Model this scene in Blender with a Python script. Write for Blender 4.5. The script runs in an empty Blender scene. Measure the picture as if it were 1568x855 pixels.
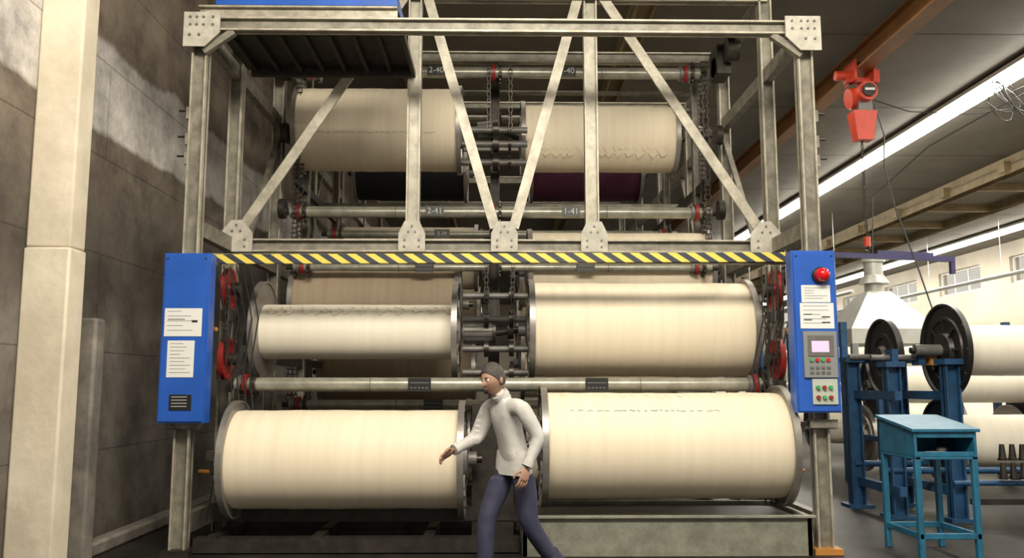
import bpy, bmesh, math, random
from mathutils import Vector, Matrix
random.seed(4)
S=bpy.context.scene
KS=1.33   # drawing units -> metres (applied to the whole scene at the end)
# ------------------------------------------------------------------ materials
def mat(name,col,rough=.5,metal=0,noise=0.0,nscale=8,col2=None,bump=0.0,bscale=60,emit=0,spec=None):
    m=bpy.data.materials.new(name); m.use_nodes=True
    nt=m.node_tree; N=nt.nodes; L=nt.links; b=N['Principled BSDF']
    b.inputs['Base Color'].default_value=(*col,1); b.inputs['Roughness'].default_value=rough
    b.inputs['Metallic'].default_value=metal
    if spec is not None: b.inputs['Specular IOR Level'].default_value=spec
    tc=N.new('ShaderNodeTexCoord')
    if noise>0 or col2:
        n=N.new('ShaderNodeTexNoise'); n.inputs['Scale'].default_value=nscale; n.inputs['Detail'].default_value=6
        n.inputs['Roughness'].default_value=.65
        L.new(tc.outputs['Object'],n.inputs['Vector'])
        r=N.new('ShaderNodeValToRGB'); r.color_ramp.elements[0].position=.38; r.color_ramp.elements[1].position=.66
        c2=col2 if col2 else tuple(c*(1-noise) for c in col)
        r.color_ramp.elements[0].color=(*c2,1); r.color_ramp.elements[1].color=(*col,1)
        L.new(n.outputs['Fac'],r.inputs['Fac']); L.new(r.outputs['Color'],b.inputs['Base Color'])
    if bump>0:
        n2=N.new('ShaderNodeTexNoise'); n2.inputs['Scale'].default_value=bscale; n2.inputs['Detail'].default_value=4
        L.new(tc.outputs['Object'],n2.inputs['Vector'])
        bp=N.new('ShaderNodeBump'); bp.inputs['Strength'].default_value=bump; bp.inputs['Distance'].default_value=.02
        L.new(n2.outputs['Fac'],bp.inputs['Height']); L.new(bp.outputs['Normal'],b.inputs['Normal'])
    if emit>0:
        b.inputs['Emission Color'].default_value=(*col,1); b.inputs['Emission Strength'].default_value=emit
    return m

def yarn(name,c1,c2):
    m=bpy.data.materials.new(name); m.use_nodes=True
    nt=m.node_tree; N=nt.nodes; L=nt.links; b=N['Principled BSDF']; b.inputs['Roughness'].default_value=.65
    b.inputs['Specular IOR Level'].default_value=.3
    tc=N.new('ShaderNodeTexCoord'); mp=N.new('ShaderNodeMapping'); mp.inputs['Scale'].default_value=(7,.3,.3)
    L.new(tc.outputs['Object'],mp.inputs['Vector'])
    n=N.new('ShaderNodeTexNoise'); n.inputs['Scale'].default_value=2.4; n.inputs['Detail'].default_value=7; n.inputs['Roughness'].default_value=.6; L.new(mp.outputs['Vector'],n.inputs['Vector'])
    r=N.new('ShaderNodeValToRGB'); r.color_ramp.elements[0].position=.28; r.color_ramp.elements[1].position=.72
    r.color_ramp.elements[0].color=(*c2,1); r.color_ramp.elements[1].color=(*c1,1)
    L.new(n.outputs['Fac'],r.inputs['Fac']); L.new(r.outputs['Color'],b.inputs['Base Color'])
    mp2=N.new('ShaderNodeMapping'); mp2.inputs['Scale'].default_value=(60,.4,.4); L.new(tc.outputs['Object'],mp2.inputs['Vector'])
    n2=N.new('ShaderNodeTexNoise'); n2.inputs['Scale'].default_value=4; L.new(mp2.outputs['Vector'],n2.inputs['Vector'])
    bp=N.new('ShaderNodeBump'); bp.inputs['Strength'].default_value=.12; bp.inputs['Distance'].default_value=.004
    L.new(n2.outputs['Fac'],bp.inputs['Height']); L.new(bp.outputs['Normal'],b.inputs['Normal'])
    return m

def wall_mat(name):
    m=bpy.data.materials.new(name); m.use_nodes=True
    nt=m.node_tree; N=nt.nodes; L=nt.links; b=N['Principled BSDF']; b.inputs['Roughness'].default_value=.85
    tc=N.new('ShaderNodeTexCoord'); pos=tc.outputs['Object']
    sp=N.new('ShaderNodeSeparateXYZ'); L.new(pos,sp.inputs[0])
    n=N.new('ShaderNodeTexNoise'); n.inputs['Scale'].default_value=.9; n.inputs['Detail'].default_value=7; n.inputs['Roughness'].default_value=.55
    L.new(pos,n.inputs['Vector'])
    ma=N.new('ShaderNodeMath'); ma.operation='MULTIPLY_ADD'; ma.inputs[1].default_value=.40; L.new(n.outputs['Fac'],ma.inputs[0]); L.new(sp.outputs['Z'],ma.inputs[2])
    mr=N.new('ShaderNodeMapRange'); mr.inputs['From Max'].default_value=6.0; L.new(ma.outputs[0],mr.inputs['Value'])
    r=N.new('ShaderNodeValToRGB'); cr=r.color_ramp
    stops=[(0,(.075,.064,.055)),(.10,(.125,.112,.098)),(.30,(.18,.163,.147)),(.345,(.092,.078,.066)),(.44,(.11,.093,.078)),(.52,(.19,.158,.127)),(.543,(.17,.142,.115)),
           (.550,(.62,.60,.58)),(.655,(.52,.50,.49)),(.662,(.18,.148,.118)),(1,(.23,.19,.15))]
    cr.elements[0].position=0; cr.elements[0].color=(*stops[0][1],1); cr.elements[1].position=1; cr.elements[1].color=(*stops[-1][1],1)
    for p,c in stops[1:-1]:
        e=cr.elements.new(p); e.color=(*c,1)
    L.new(mr.outputs[0],r.inputs['Fac'])
    n2=N.new('ShaderNodeTexNoise'); n2.inputs['Scale'].default_value=2.0; n2.inputs['Detail'].default_value=9; n2.inputs['Roughness'].default_value=.72
    L.new(pos,n2.inputs['Vector'])
    r2=N.new('ShaderNodeValToRGB'); r2.color_ramp.elements[0].position=.35; r2.color_ramp.elements[0].color=(.52,.50,.48,1); r2.color_ramp.elements[1].position=.62; r2.color_ramp.elements[1].color=(1.28,1.25,1.2,1)
    L.new(n2.outputs['Fac'],r2.inputs['Fac'])
    mx=N.new('ShaderNodeMix'); mx.data_type='RGBA'; mx.blend_type='MULTIPLY'; mx.inputs[0].default_value=1
    L.new(r.outputs['Color'],mx.inputs[6]); L.new(r2.outputs['Color'],mx.inputs[7])
    cb=N.new('ShaderNodeCombineXYZ'); L.new(sp.outputs['Y'],cb.inputs[0]); L.new(sp.outputs['Z'],cb.inputs[1])
    br=N.new('ShaderNodeTexBrick'); br.inputs['Scale'].default_value=1; br.inputs['Brick Width'].default_value=4.2; br.inputs['Row Height'].default_value=.72
    br.inputs['Mortar Size'].default_value=.006; br.inputs['Color1'].default_value=(1,1,1,1); br.inputs['Color2'].default_value=(.93,.93,.93,1); br.inputs['Mortar'].default_value=(.5,.48,.45,1)
    L.new(cb.outputs[0],br.inputs['Vector'])
    mx2=N.new('ShaderNodeMix'); mx2.data_type='RGBA'; mx2.blend_type='MULTIPLY'; mx2.inputs[0].default_value=.9
    L.new(mx.outputs[2],mx2.inputs[6]); L.new(br.outputs['Color'],mx2.inputs[7]); L.new(mx2.outputs[2],b.inputs['Base Color'])
    bp=N.new('ShaderNodeBump'); bp.inputs['Strength'].default_value=.4; bp.inputs['Distance'].default_value=.03; L.new(n2.outputs['Fac'],bp.inputs['Height']); L.new(bp.outputs['Normal'],b.inputs['Normal'])
    return m

def stripe_mat():
    m=bpy.data.materials.new('hazard_stripe'); m.use_nodes=True
    nt=m.node_tree; N=nt.nodes; L=nt.links; b=N['Principled BSDF']; b.inputs['Roughness'].default_value=.5
    tc=N.new('ShaderNodeTexCoord'); sp=N.new('ShaderNodeSeparateXYZ'); L.new(tc.outputs['Object'],sp.inputs[0])
    a=N.new('ShaderNodeMath'); a.operation='MULTIPLY_ADD'; a.inputs[1].default_value=1.5; L.new(sp.outputs['Z'],a.inputs[0]); L.new(sp.outputs['X'],a.inputs[2])
    c=N.new('ShaderNodeMath'); c.operation='MULTIPLY'; c.inputs[1].default_value=1/.145; L.new(a.outputs[0],c.inputs[0])
    d=N.new('ShaderNodeMath'); d.operation='FRACT'; L.new(c.outputs[0],d.inputs[0])
    r=N.new('ShaderNodeValToRGB'); r.color_ramp.interpolation='CONSTANT'; r.color_ramp.elements[0].color=(.72,.58,.09,1); r.color_ramp.elements[1].position=.5; r.color_ramp.elements[1].color=(.025,.03,.05,1)
    L.new(d.outputs[0],r.inputs['Fac']); L.new(r.outputs['Color'],b.inputs['Base Color'])
    return m

M={}
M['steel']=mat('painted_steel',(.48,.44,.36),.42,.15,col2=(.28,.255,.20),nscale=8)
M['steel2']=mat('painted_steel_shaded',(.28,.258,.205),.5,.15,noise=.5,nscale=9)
M['gusset']=mat('gusset_paint',(.52,.49,.415),.5,0,noise=.3,nscale=12)
M['dark']=mat('dark_greasy_steel',(.05,.042,.034),.5,.4,noise=.5,nscale=10)
M['chain']=mat('chain_steel',(.08,.068,.056),.4,.8,noise=.4,nscale=30)
M['shaft']=mat('shaft_paint',(.38,.365,.30),.3,.3,noise=.35,nscale=9)
M['flange']=mat('flange_aluminium',(.36,.335,.31),.38,.6,noise=.3,nscale=5)
M['flangedk']=mat('flange_cast_iron',(.035,.032,.032),.38,.5,noise=.3,nscale=5)
M['hub']=mat('hub_grey',(.20,.192,.18),.5,.4,noise=.3,nscale=12)
M['yarn']=yarn('cream_yarn',(.83,.735,.575),(.755,.655,.495))
M['yarnw']=yarn('white_yarn',(.85,.79,.67),(.79,.725,.60))
M['yarnshade']=yarn('shaded_yarn',(.38,.30,.215),(.32,.25,.17))  # cream yarn with the shadow inside the creel put into its colour
M['black']=yarn('black_yarn',(.02,.02,.022),(.012,.012,.014))
M['purple']=yarn('maroon_yarn',(.085,.018,.045),(.05,.012,.03))
M['ink']=mat('blue_thread',(.22,.25,.27),.8)
M['crease']=mat('loose_yarn',(.64,.55,.40),.8)
M['blue']=mat('blue_enamel',(.018,.105,.50),.35,0,noise=.2,nscale=3)
M['teal']=mat('teal_blue_paint',(.022,.165,.29),.45,0,noise=.4,nscale=9)
M['standblue']=mat('stand_blue_paint',(.02,.085,.20),.45,0,noise=.4,nscale=9)
M['navy']=mat('navy_bar',(.05,.045,.13),.5)
M['red']=mat('red_paint',(.30,.02,.016),.4,0,noise=.3,nscale=15)
M['hoistred']=mat('hoist_red',(.58,.06,.028),.4,0,noise=.2,nscale=12)
M['redglass']=mat('beacon_glass',(.6,.01,.01),.12,0)
M['paper']=mat('paper',(.74,.73,.71),.7)
M['inkblk']=mat('label_black',(.012,.012,.012),.4)
M['white']=mat('label_white',(.62,.62,.6),.6)
M['screen']=mat('panel_screen',(.75,.45,.62),.3,emit=.5)
M['btng']=mat('button_green',(.05,.35,.1),.4)
M['plate']=mat('plate_grey',(.22,.23,.23),.5)
M['platel']=mat('plate_light',(.45,.48,.42),.5)
M['stripe']=stripe_mat()
M['box']=mat('trough_paint',(.26,.26,.205),.6,0,col2=(.15,.148,.115),nscale=6,bump=.2)
M['orange']=mat('orange_paint',(.48,.21,.04),.5)
M['rail']=mat('crane_rail_paint',(.32,.145,.05),.5,0,noise=.3,nscale=3)
M['ceilbeam']=mat('ceiling_beam_paint',(.34,.255,.135),.6,0,noise=.35,nscale=3)
M['ceil']=mat('ceiling_board',(.175,.155,.122),.85,0,noise=.2,nscale=1.5)
M['ceil2']=mat('ceiling_joint',(.09,.078,.062),.85)
M['floor']=mat('floor_concrete',(.030,.026,.022),.5,0,col2=(.010,.009,.008),nscale=2.2,bump=.18,bscale=25,spec=.3)
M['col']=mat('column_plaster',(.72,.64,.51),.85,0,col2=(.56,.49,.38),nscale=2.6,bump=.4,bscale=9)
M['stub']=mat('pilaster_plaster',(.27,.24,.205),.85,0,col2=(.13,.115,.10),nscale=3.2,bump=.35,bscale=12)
M['wall']=wall_mat('stained_block_wall')
M['farwall']=mat('pale_wall',(.52,.46,.37),.8,0,noise=.2,nscale=.6)
M['tube']=mat('fluorescent_tube',(1,.98,.90),.5,emit=30)
M['fixture']=mat('fixture_white',(.7,.69,.64),.5)
M['duct']=mat('galvanised_duct',(.58,.585,.54),.4,.3,noise=.2,nscale=4)
M['shirt']=mat('pale_grey_shirt',(.56,.54,.52),.85,0,noise=.15,nscale=10,bump=.6,bscale=8)
M['trous']=mat('navy_trousers',(.045,.046,.09),.85,0,noise=.3,nscale=10,bump=.6,bscale=8)
M['skin']=mat('skin',(.42,.25,.17),.55,0,noise=.1,nscale=20)
M['lips']=mat('lips',(.34,.16,.13),.5)
M['hair']=mat('hair',(.05,.042,.038),.6,0,bump=.5,bscale=90)
M['shoe']=mat('shoe',(.03,.028,.025),.5)
M['eyew']=mat('eye_white',(.75,.73,.7),.3)
M['cable']=mat('cable_black',(.02,.02,.02),.5)

# ------------------------------------------------------------------ builder
class B:
    def __init__(s,name,origin=(0,0,0)):
        s.name=name; s.bm=bmesh.new(); s.mats=[]; s.o=Vector(origin)
    def mi(s,m):
        m=M[m] if isinstance(m,str) else m
        if m not in s.mats: s.mats.append(m)
        return s.mats.index(m)
    def addgeo(s,vs,fs,m):
        i=s.mi(m); bv=[s.bm.verts.new(v) for v in vs]
        for f in fs:
            try:
                fc=s.bm.faces.new([bv[k] for k in f]); fc.material_index=i
            except ValueError: pass
        return bv
    def box(s,c,d,m,R=None):
        c=Vector(c); hx,hy,hz=[k/2 for k in d]
        vs=[Vector((x,y,z)) for x in(-hx,hx) for y in(-hy,hy) for z in(-hz,hz)]
        if R is not None: vs=[R@v for v in vs]
        vs=[v+c for v in vs]
        s.addgeo(vs,[(0,1,3,2),(4,6,7,5),(0,4,5,1),(2,3,7,6),(0,2,6,4),(1,5,7,3)],m)
    def bb(s,x0,x1,y0,y1,z0,z1,m):
        s.box(((x0+x1)/2,(y0+y1)/2,(z0+z1)/2),(abs(x1-x0),abs(y1-y0),abs(z1-z0)),m)
    def frame(s,p0,p1,ref=None):
        d=(p1-p0).normalized(); ref=Vector(ref) if ref else (Vector((0,1,0)) if abs(d.y)<.9 else Vector((0,0,1)))
        a=d.cross(ref).normalized(); b=a.cross(d).normalized()
        return d,a,b
    def bar(s,p0,p1,w,h,m,ref=None):
        p0=Vector(p0);p1=Vector(p1); d,a,b=s.frame(p0,p1,ref)
        R=Matrix((a,b,d)).transposed()
        s.box((p0+p1)/2,(w,h,(p1-p0).length),m,R)
    def channel(s,p0,p1,w,dep,m,mw=None,t=.014,ref=None):
        p0=Vector(p0);p1=Vector(p1); d,a,b=s.frame(p0,p1,ref); mw=mw or m
        R=Matrix((a,b,d)).transposed(); Ln=(p1-p0).length; c=(p0+p1)/2
        s.box(c,(w,t,Ln),mw,R)
        s.box(c+a*(w/2-t/2),(t,dep,Ln),m,R); s.box(c-a*(w/2-t/2),(t,dep,Ln),m,R)
    def rod(s,p0,p1,r,m,n=20,r2=None):
        p0=Vector(p0);p1=Vector(p1); d,a,b=s.frame(p0,p1); r2=r if r2 is None else r2
        vs=[];fs=[]
        for k in range(n):
            t=2*math.pi*k/n; u=a*math.cos(t)+b*math.sin(t)
            vs+= [p0+u*r,p1+u*r2]
        for k in range(n):
            j=(k+1)%n; fs.append((2*k,2*j,2*j+1,2*k+1))
        fs.append(tuple(2*k for k in range(n))[::-1]); fs.append(tuple(2*k+1 for k in range(n)))
        s.addgeo(vs,fs,m)
    def lathe(s,prof,c,m,n=64,axis='X'):
        c=Vector(c); vs=[];fs=[]; P=len(prof)
        for k in range(n):
            t=2*math.pi*k/n
            for x,r in prof:
                if axis=='X': v=Vector((x,r*math.cos(t),r*math.sin(t)))
                elif axis=='Z': v=Vector((r*math.cos(t),r*math.sin(t),x))
                else: v=Vector((r*math.sin(t),x,r*math.cos(t)))
                vs.append(c+v)
        for k in range(n):
            j=(k+1)%n
            for q in range(P-1):
                fs.append((k*P+q,k*P+q+1,j*P+q+1,j*P+q))
        s.addgeo(vs,fs,m)
    def tube(s,pts,r,m,n=8):
        pts=[Vector(p) for p in pts]; vs=[];fs=[]
        up=None
        for i,p in enumerate(pts):
            d=(pts[min(i+1,len(pts)-1)]-pts[max(i-1,0)])
            if d.length<1e-7: d=Vector((0,0,1))
            d.normalize()
            if up is None: up=d.orthogonal().normalized()
            up=(up-d*up.dot(d)); up=up.normalized() if up.length>1e-5 else d.orthogonal().normalized()
            q=d.cross(up); rr=r[i] if isinstance(r,(list,tuple)) else r
            for k in range(n):
                t=2*math.pi*k/n; vs.append(p+(up*math.cos(t)+q*math.sin(t))*rr)
        for i in range(len(pts)-1):
            for k in range(n):
                j=(k+1)%n; fs.append((i*n+k,i*n+j,(i+1)*n+j,(i+1)*n+k))
        fs.append(tuple(range(n))[::-1]); fs.append(tuple((len(pts)-1)*n+k for k in range(n)))
        s.addgeo(vs,fs,m)
    def chain(s,p0,p1,m='chain',pitch=.04,w=.022):
        p0=Vector(p0);p1=Vector(p1); n=max(2,int((p1-p0).length/pitch)); d=(p1-p0)/n
        dd,a,b=s.frame(p0,p1); R=Matrix((a,b,dd)).transposed()
        for i in range(n):
            c=p0+d*(i+.5); k=1 if i%2 else .62
            for sg in(-1,1): s.box(c+a*sg*w*.5*k,(.005,.02,pitch*1.15),m,R)
            s.rod(c+dd*pitch*.5-a*w*.55,c+dd*pitch*.5+a*w*.55,.006,m,8)
    def bolts(s,pts,r=.012,m='hub'):
        for p in pts:
            p=Vector(p); s.rod(p,p+Vector((0,-.014,0)),r,m,8)
    def sphere(s,c,r,m,n=16,sc=(1,1,1),R=None):
        c=Vector(c);vs=[];fs=[];h=n//2
        for i in range(1,h):
            a=math.pi*i/h
            for k in range(n):
                t=2*math.pi*k/n; vs.append(Vector((math.sin(a)*math.cos(t)*sc[0],math.sin(a)*math.sin(t)*sc[1],math.cos(a)*sc[2]))*r)
        vs.append(Vector((0,0,r*sc[2])));vs.append(Vector((0,0,-r*sc[2])))
        if R is not None: vs=[R@v for v in vs]
        vs=[v+c for v in vs]
        for i in range(h-2):
            for k in range(n):
                j=(k+1)%n; fs.append((i*n+k,(i+1)*n+k,(i+1)*n+j,i*n+j))
        T=len(vs)-2
        for k in range(n):
            j=(k+1)%n; fs.append((T,k,j)); fs.append((T+1,(h-2)*n+j,(h-2)*n+k))
        s.addgeo(vs,fs,m)
    def done(s,bevel=0,smooth=True,parent=None):
        bmesh.ops.recalc_face_normals(s.bm,faces=s.bm.faces)
        me=bpy.data.meshes.new(s.name)
        bmesh.ops.translate(s.bm,verts=s.bm.verts,vec=-s.o)
        s.bm.to_mesh(me); s.bm.free()
        for m in s.mats: me.materials.append(m)
        if smooth:
            me.shade_smooth(); me.set_sharp_from_angle(angle=math.radians(35))
        ob=bpy.data.objects.new(s.name,me); ob.location=s.o; S.collection.objects.link(ob)
        if bevel:
            bv=ob.modifiers.new('bevel','BEVEL'); bv.width=bevel; bv.segments=2; bv.limit_method='ANGLE'; bv.angle_limit=math.radians(50)
        if parent:
            bpy.context.view_layer.update(); ob.parent=parent; ob.matrix_parent_inverse=parent.matrix_world.inverted()
        return ob
def text(body,loc,size,m,parent,name):
    c=bpy.data.curves.new(name,'FONT'); c.body=body; c.size=size; c.align_x='CENTER'; c.align_y='CENTER'; c.extrude=.001
    c.materials.append(M[m]); o=bpy.data.objects.new(name,c); o.location=loc; o.rotation_euler=(math.pi/2,0,0); S.collection.objects.link(o)
    if parent: o.parent=parent; o.matrix_parent_inverse=parent.matrix_world.inverted()
    return o

# ------------------------------------------------------------------ room
WX=-2.95; RX=15.5; CZ=5.5; YB=46; YF=-4
b=B('floor'); b.bb(WX,RX,YF,YB,-.1,0,'floor'); b.done()
b=B('wall_left'); b.bb(WX-.2,WX,YF,YB,0,CZ,'wall'); b.done()
b=B('wall_back'); b.bb(WX,RX,YB,YB+.2,0,CZ,'farwall'); b.done()
b=B('wall_right')
b.bb(RX,RX+.3,YF,YB,0,4.25,'farwall'); b.bb(RX,RX+.3,YF,YB,5.05,CZ,'farwall')
y=YF; wins=[]
while y<YB:
    b.bb(RX,RX+.3,y,min(y+1.6,YB),4.25,5.05,'farwall'); wins.append((y+1.6,y+4.2)); y+=4.2
b.done()
for i,(a0,a1) in enumerate(wins):
    if a1>YB: continue
    w=B('window_%d'%(i+1)); 
    for z in(4.27,5.03): w.bb(RX+.1,RX+.16,a0,a1,z-.025,z+.025,'fixture')
    for k in range(4):
        yy=a0+.03+(a1-a0-.06)*k/3; w.bb(RX+.1,RX+.16,yy-.025,yy+.025,4.27,5.03,'fixture')
    w.done()
b=B('ceiling'); b.bb(WX,RX,YF,YB,CZ,CZ+.15,'ceil')
for k in range(1,18): b.bb(WX,RX,YF+k*2.8,YF+k*2.8+.03,CZ-.004,CZ+.01,'ceil2')
b.done()
b=B('trim_1')
for X,w,h in((1.6,.2,.25),(9.8,.25,.32),(11.9,.12,.2),(-1.2,.16,.2)):
    b.channel((X,YF,CZ-h/2),(X,YB,CZ-h/2),w,h,'ceilbeam',ref=(0,0,1))
for k in range(22):
    b.bb(9.9,11.9,YF+2+k*2.2,YF+2.12+k*2.2,CZ-.16,CZ,'ceilbeam'); b.bb(9.55,9.75,YF+2+k*2.2,YF+2.2+k*2.2,CZ-.3,CZ-.1,'ceilbeam')
b.done()
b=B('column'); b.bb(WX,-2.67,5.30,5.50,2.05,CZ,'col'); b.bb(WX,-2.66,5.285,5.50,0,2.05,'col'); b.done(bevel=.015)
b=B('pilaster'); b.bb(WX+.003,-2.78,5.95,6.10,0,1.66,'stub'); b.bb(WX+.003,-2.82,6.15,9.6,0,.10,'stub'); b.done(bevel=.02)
b=B('crane_rail'); X=4.6
b.bb(X-.1,X+.1,YF,YB,5.14,5.17,'rail'); b.bb(X-.1,X+.1,YF,YB,5.40,5.43,'rail'); b.bb(X-.02,X+.02,YF,YB,5.17,5.40,'rail')
for k in range(12): b.bb(X-.16,X+.16,YF+1+k*3.8,YF+1.2+k*3.8,5.43,5.5,'rail')
b.done()
for X in(6.95,13.85,):
    b=B('fluorescent_light'); 
    b.bb(X-.15,X+.15,1,44,CZ-.10,CZ-.04,'fixture')
    for sx in(-.06,.06): b.rod((X+sx,1,CZ-.15),(X+sx,44,CZ-.15),.055,'tube',12)
    for k in range(15): b.bb(X-.01,X+.01,1.5+k*3,1.53+k*3,CZ-.05,CZ-.005,'fixture')
    b.done()
b=B('fluorescent_light'); X=-.2  # unseen row over the camera, added to light the scene
b.bb(X-.09,X+.09,-3,4.5,CZ-.10,CZ-.04,'fixture'); b.bb(X-.045,X+.045,-3,4.5,CZ-.14,CZ-.10,'tube'); b.bb(X-.02,X+.02,0,.05,CZ-.05,CZ-.005,'fixture'); b.done()

# ------------------------------------------------------------------ creel frame
XL,XR=-2.27,2.35
fr=B('creel_frame')
for X,sg in((XL,1),(XR,-1)):
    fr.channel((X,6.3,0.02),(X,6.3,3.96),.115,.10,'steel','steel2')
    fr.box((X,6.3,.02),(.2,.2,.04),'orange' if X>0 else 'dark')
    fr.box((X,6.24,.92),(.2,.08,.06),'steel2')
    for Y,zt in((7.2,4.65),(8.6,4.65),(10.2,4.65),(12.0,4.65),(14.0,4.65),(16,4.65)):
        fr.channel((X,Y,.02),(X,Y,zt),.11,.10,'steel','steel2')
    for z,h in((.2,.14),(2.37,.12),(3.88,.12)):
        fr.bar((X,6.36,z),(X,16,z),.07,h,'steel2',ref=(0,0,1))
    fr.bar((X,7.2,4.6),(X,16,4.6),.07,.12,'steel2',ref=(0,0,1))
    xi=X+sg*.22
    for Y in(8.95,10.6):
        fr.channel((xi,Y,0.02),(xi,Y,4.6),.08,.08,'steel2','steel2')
    fr.bar((xi,7.0,1.42),(xi,16,1.42),.05,.08,'dark',ref=(0,0,1)); fr.bar((xi,8.5,3.25),(xi,16,3.25),.05,.08,'dark',ref=(0,0,1))
    for Y in(7.6,9.6,11.4): fr.bar((X,Y,2.4),(X,Y+1.1,3.85),.05,.04,'steel2')
    for z in(3.25,3.05,2.9):
        fr.rod((X-sg*.05,6.28,z),(X-sg*.14,6.28,z),.008,'chain',8); fr.box((X-sg*.07,6.28,z-.02),(.02,.05,.09),'steel2')
ZB=3.915
fr.channel((XL,6.25,ZB),(XR,6.25,ZB),.105,.09,'steel','steel2')
for X,sg in((XL,1),(XR,-1)):
    z=ZB-.025
    P=[(-.1,.10),(.17,.10),(.17,-.06),(.06,-.17),(-.1,-.17)]
    P=[(X+sg*px,6.19,z+pz) for px,pz in P]; Q=[(x,y-.014,zz) for x,y,zz in P]
    n=5; fr.addgeo(P+Q,[tuple(range(n)),tuple(range(n,2*n))]+[(k,(k+1)%n,n+(k+1)%n,n+k) for k in range(n)],'gusset')
    fr.bolts([(X+sg*dx,6.178,z+dz) for dx in(-.05,0,.05,.12) for dz in(.06,-.0)]+[(X+sg*dx,6.178,z-.08) for dx in(-.05,.02)],.009)
    fr.bar((X+sg*.04,6.24,z-.19),(X+sg*.26,6.24,z-.03),.05,.05,'steel2')
fr.channel((XL-.08,6.45,4.10),(-.80,6.45,4.10),.10,.09,'steel','steel')
fr.bb(XL+.05,-.8,6.42,6.9,4.16,4.26,'blue')
for k in range(8):
    fr.bar((XL+.2+k*.19,6.3,3.88),(XL+.2+k*.19,7.2,3.88),.03,.05,'dark',ref=(0,0,1))
fr.bb(XL+.1,-.75,6.36,7.15,3.905,3.925,'dark')
fr.bar((XL+.15,7.1,3.88),(-.75,7.1,3.88),.10,.05,'dark')
YT=7.2
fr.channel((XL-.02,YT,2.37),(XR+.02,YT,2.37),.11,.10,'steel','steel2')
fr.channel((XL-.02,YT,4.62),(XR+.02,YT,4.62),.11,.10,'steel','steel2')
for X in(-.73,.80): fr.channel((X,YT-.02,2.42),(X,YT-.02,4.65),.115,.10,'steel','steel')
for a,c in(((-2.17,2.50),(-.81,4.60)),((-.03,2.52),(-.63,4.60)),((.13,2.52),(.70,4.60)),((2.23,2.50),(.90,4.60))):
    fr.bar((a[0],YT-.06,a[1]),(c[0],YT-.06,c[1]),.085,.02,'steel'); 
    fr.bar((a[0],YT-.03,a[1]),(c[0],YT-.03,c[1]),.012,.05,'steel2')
def gus(X,z,w,h,Y=YT-.085,cut=.05):
    P=[(-w/2,-h/2),(w/2,-h/2),(w/2,h*.1),(w/2-cut,h/2),(-w/2+cut,h/2),(-w/2,h*.1)]
    P=[(X+a,Y,z+c) for a,c in P]; Q=[(x,y-.014,zz) for x,y,zz in P]; n=6
    fr.addgeo(P+Q,[tuple(range(n)),tuple(range(n,2*n))]+[(k,(k+1)%n,n+(k+1)%n,n+k) for k in range(n)],'gusset')
    fr.bolts([(X+dx,Y-.012,z+dz) for dx in(-w*.27,w*.27) for dz in(-h*.33,-h*.12)]+[(X+dx,Y-.012,z+h*.15) for dx in(-w*.13,w*.13)]+[(X,Y-.012,z+h*.34)],.009)
gus(-.73,2.44,.225,.26); gus(.05,2.44,.225,.26); gus(.81,2.44,.225,.26)
gus(-2.20,2.44,.27,.27,cut=.09); gus(2.27,2.44,.27,.27,cut=.09)
for X in(-.73,.80): gus(X,4.63,.42,.16)
for Y in(8.6,10.2,12.0,14.0,16):
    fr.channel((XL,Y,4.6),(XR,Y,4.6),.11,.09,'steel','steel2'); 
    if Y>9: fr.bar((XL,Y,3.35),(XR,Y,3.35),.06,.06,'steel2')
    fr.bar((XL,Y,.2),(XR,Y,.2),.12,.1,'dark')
for Y,z in((7.8,4.62),(9.4,4.5),(9.4,4.3),(11,4.55),(13,4.6)):
    fr.rod((XL,Y,z),(XR,Y,z),.028,'steel2',12)
for Y in(7.75,9.0,10.6,12.4,14.2):
    fr.channel((-.04,Y,.02),(-.04,Y,4.6 if Y>8 else 2.3),.10,.10,'dark','dark')
for Y in(7.75,9.0):
    fr.bb(-.16,.1,Y-.1,Y+.1,1.55,1.75,'dark'); fr.bb(-.16,.1,Y-.1,Y+.1,.55,.78,'dark')
fr.bb(-.2,.12,6.7,6.86,.02,1.05,'dark')
for z,Y in((.06,6.35),(.22,6.75),(.06,7.1),(.3,7.5)): fr.bar((XL+.1,Y,z),(.15,Y,z),.10,.12,'dark')
fr.bb(XL+.1,XR-.1,7.02,8.4,.0,.05,'dark')
for X in(-2.05,-1.3,-.5): fr.bar((X,6.3,.08),(X,8.4,.08),.08,.08,'dark',ref=(0,0,1))
for X in(XL,XR): fr.bb(X-.12,X+.12,6.25,6.34,.88,.93,'steel2'); 
for z,Y in((.65,6.75),(1.65,7.45),(2.1,8.8),(3.9,8.9)):
    for X,sg in((XL,1),(XR,-1)):
        fr.bar((X,Y+.1,z),(X+sg*.24,Y-.1,z),.07,.05,'steel2'); fr.bb(X+sg*.16-.03,X+sg*.16+.03,Y-.25,Y+.35,z-.12,z-.02,'dark')
        fr.bar((X+sg*.05,Y+.4,z-.5),(X+sg*.18,Y,z-.05),.05,.04,'steel2')
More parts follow.
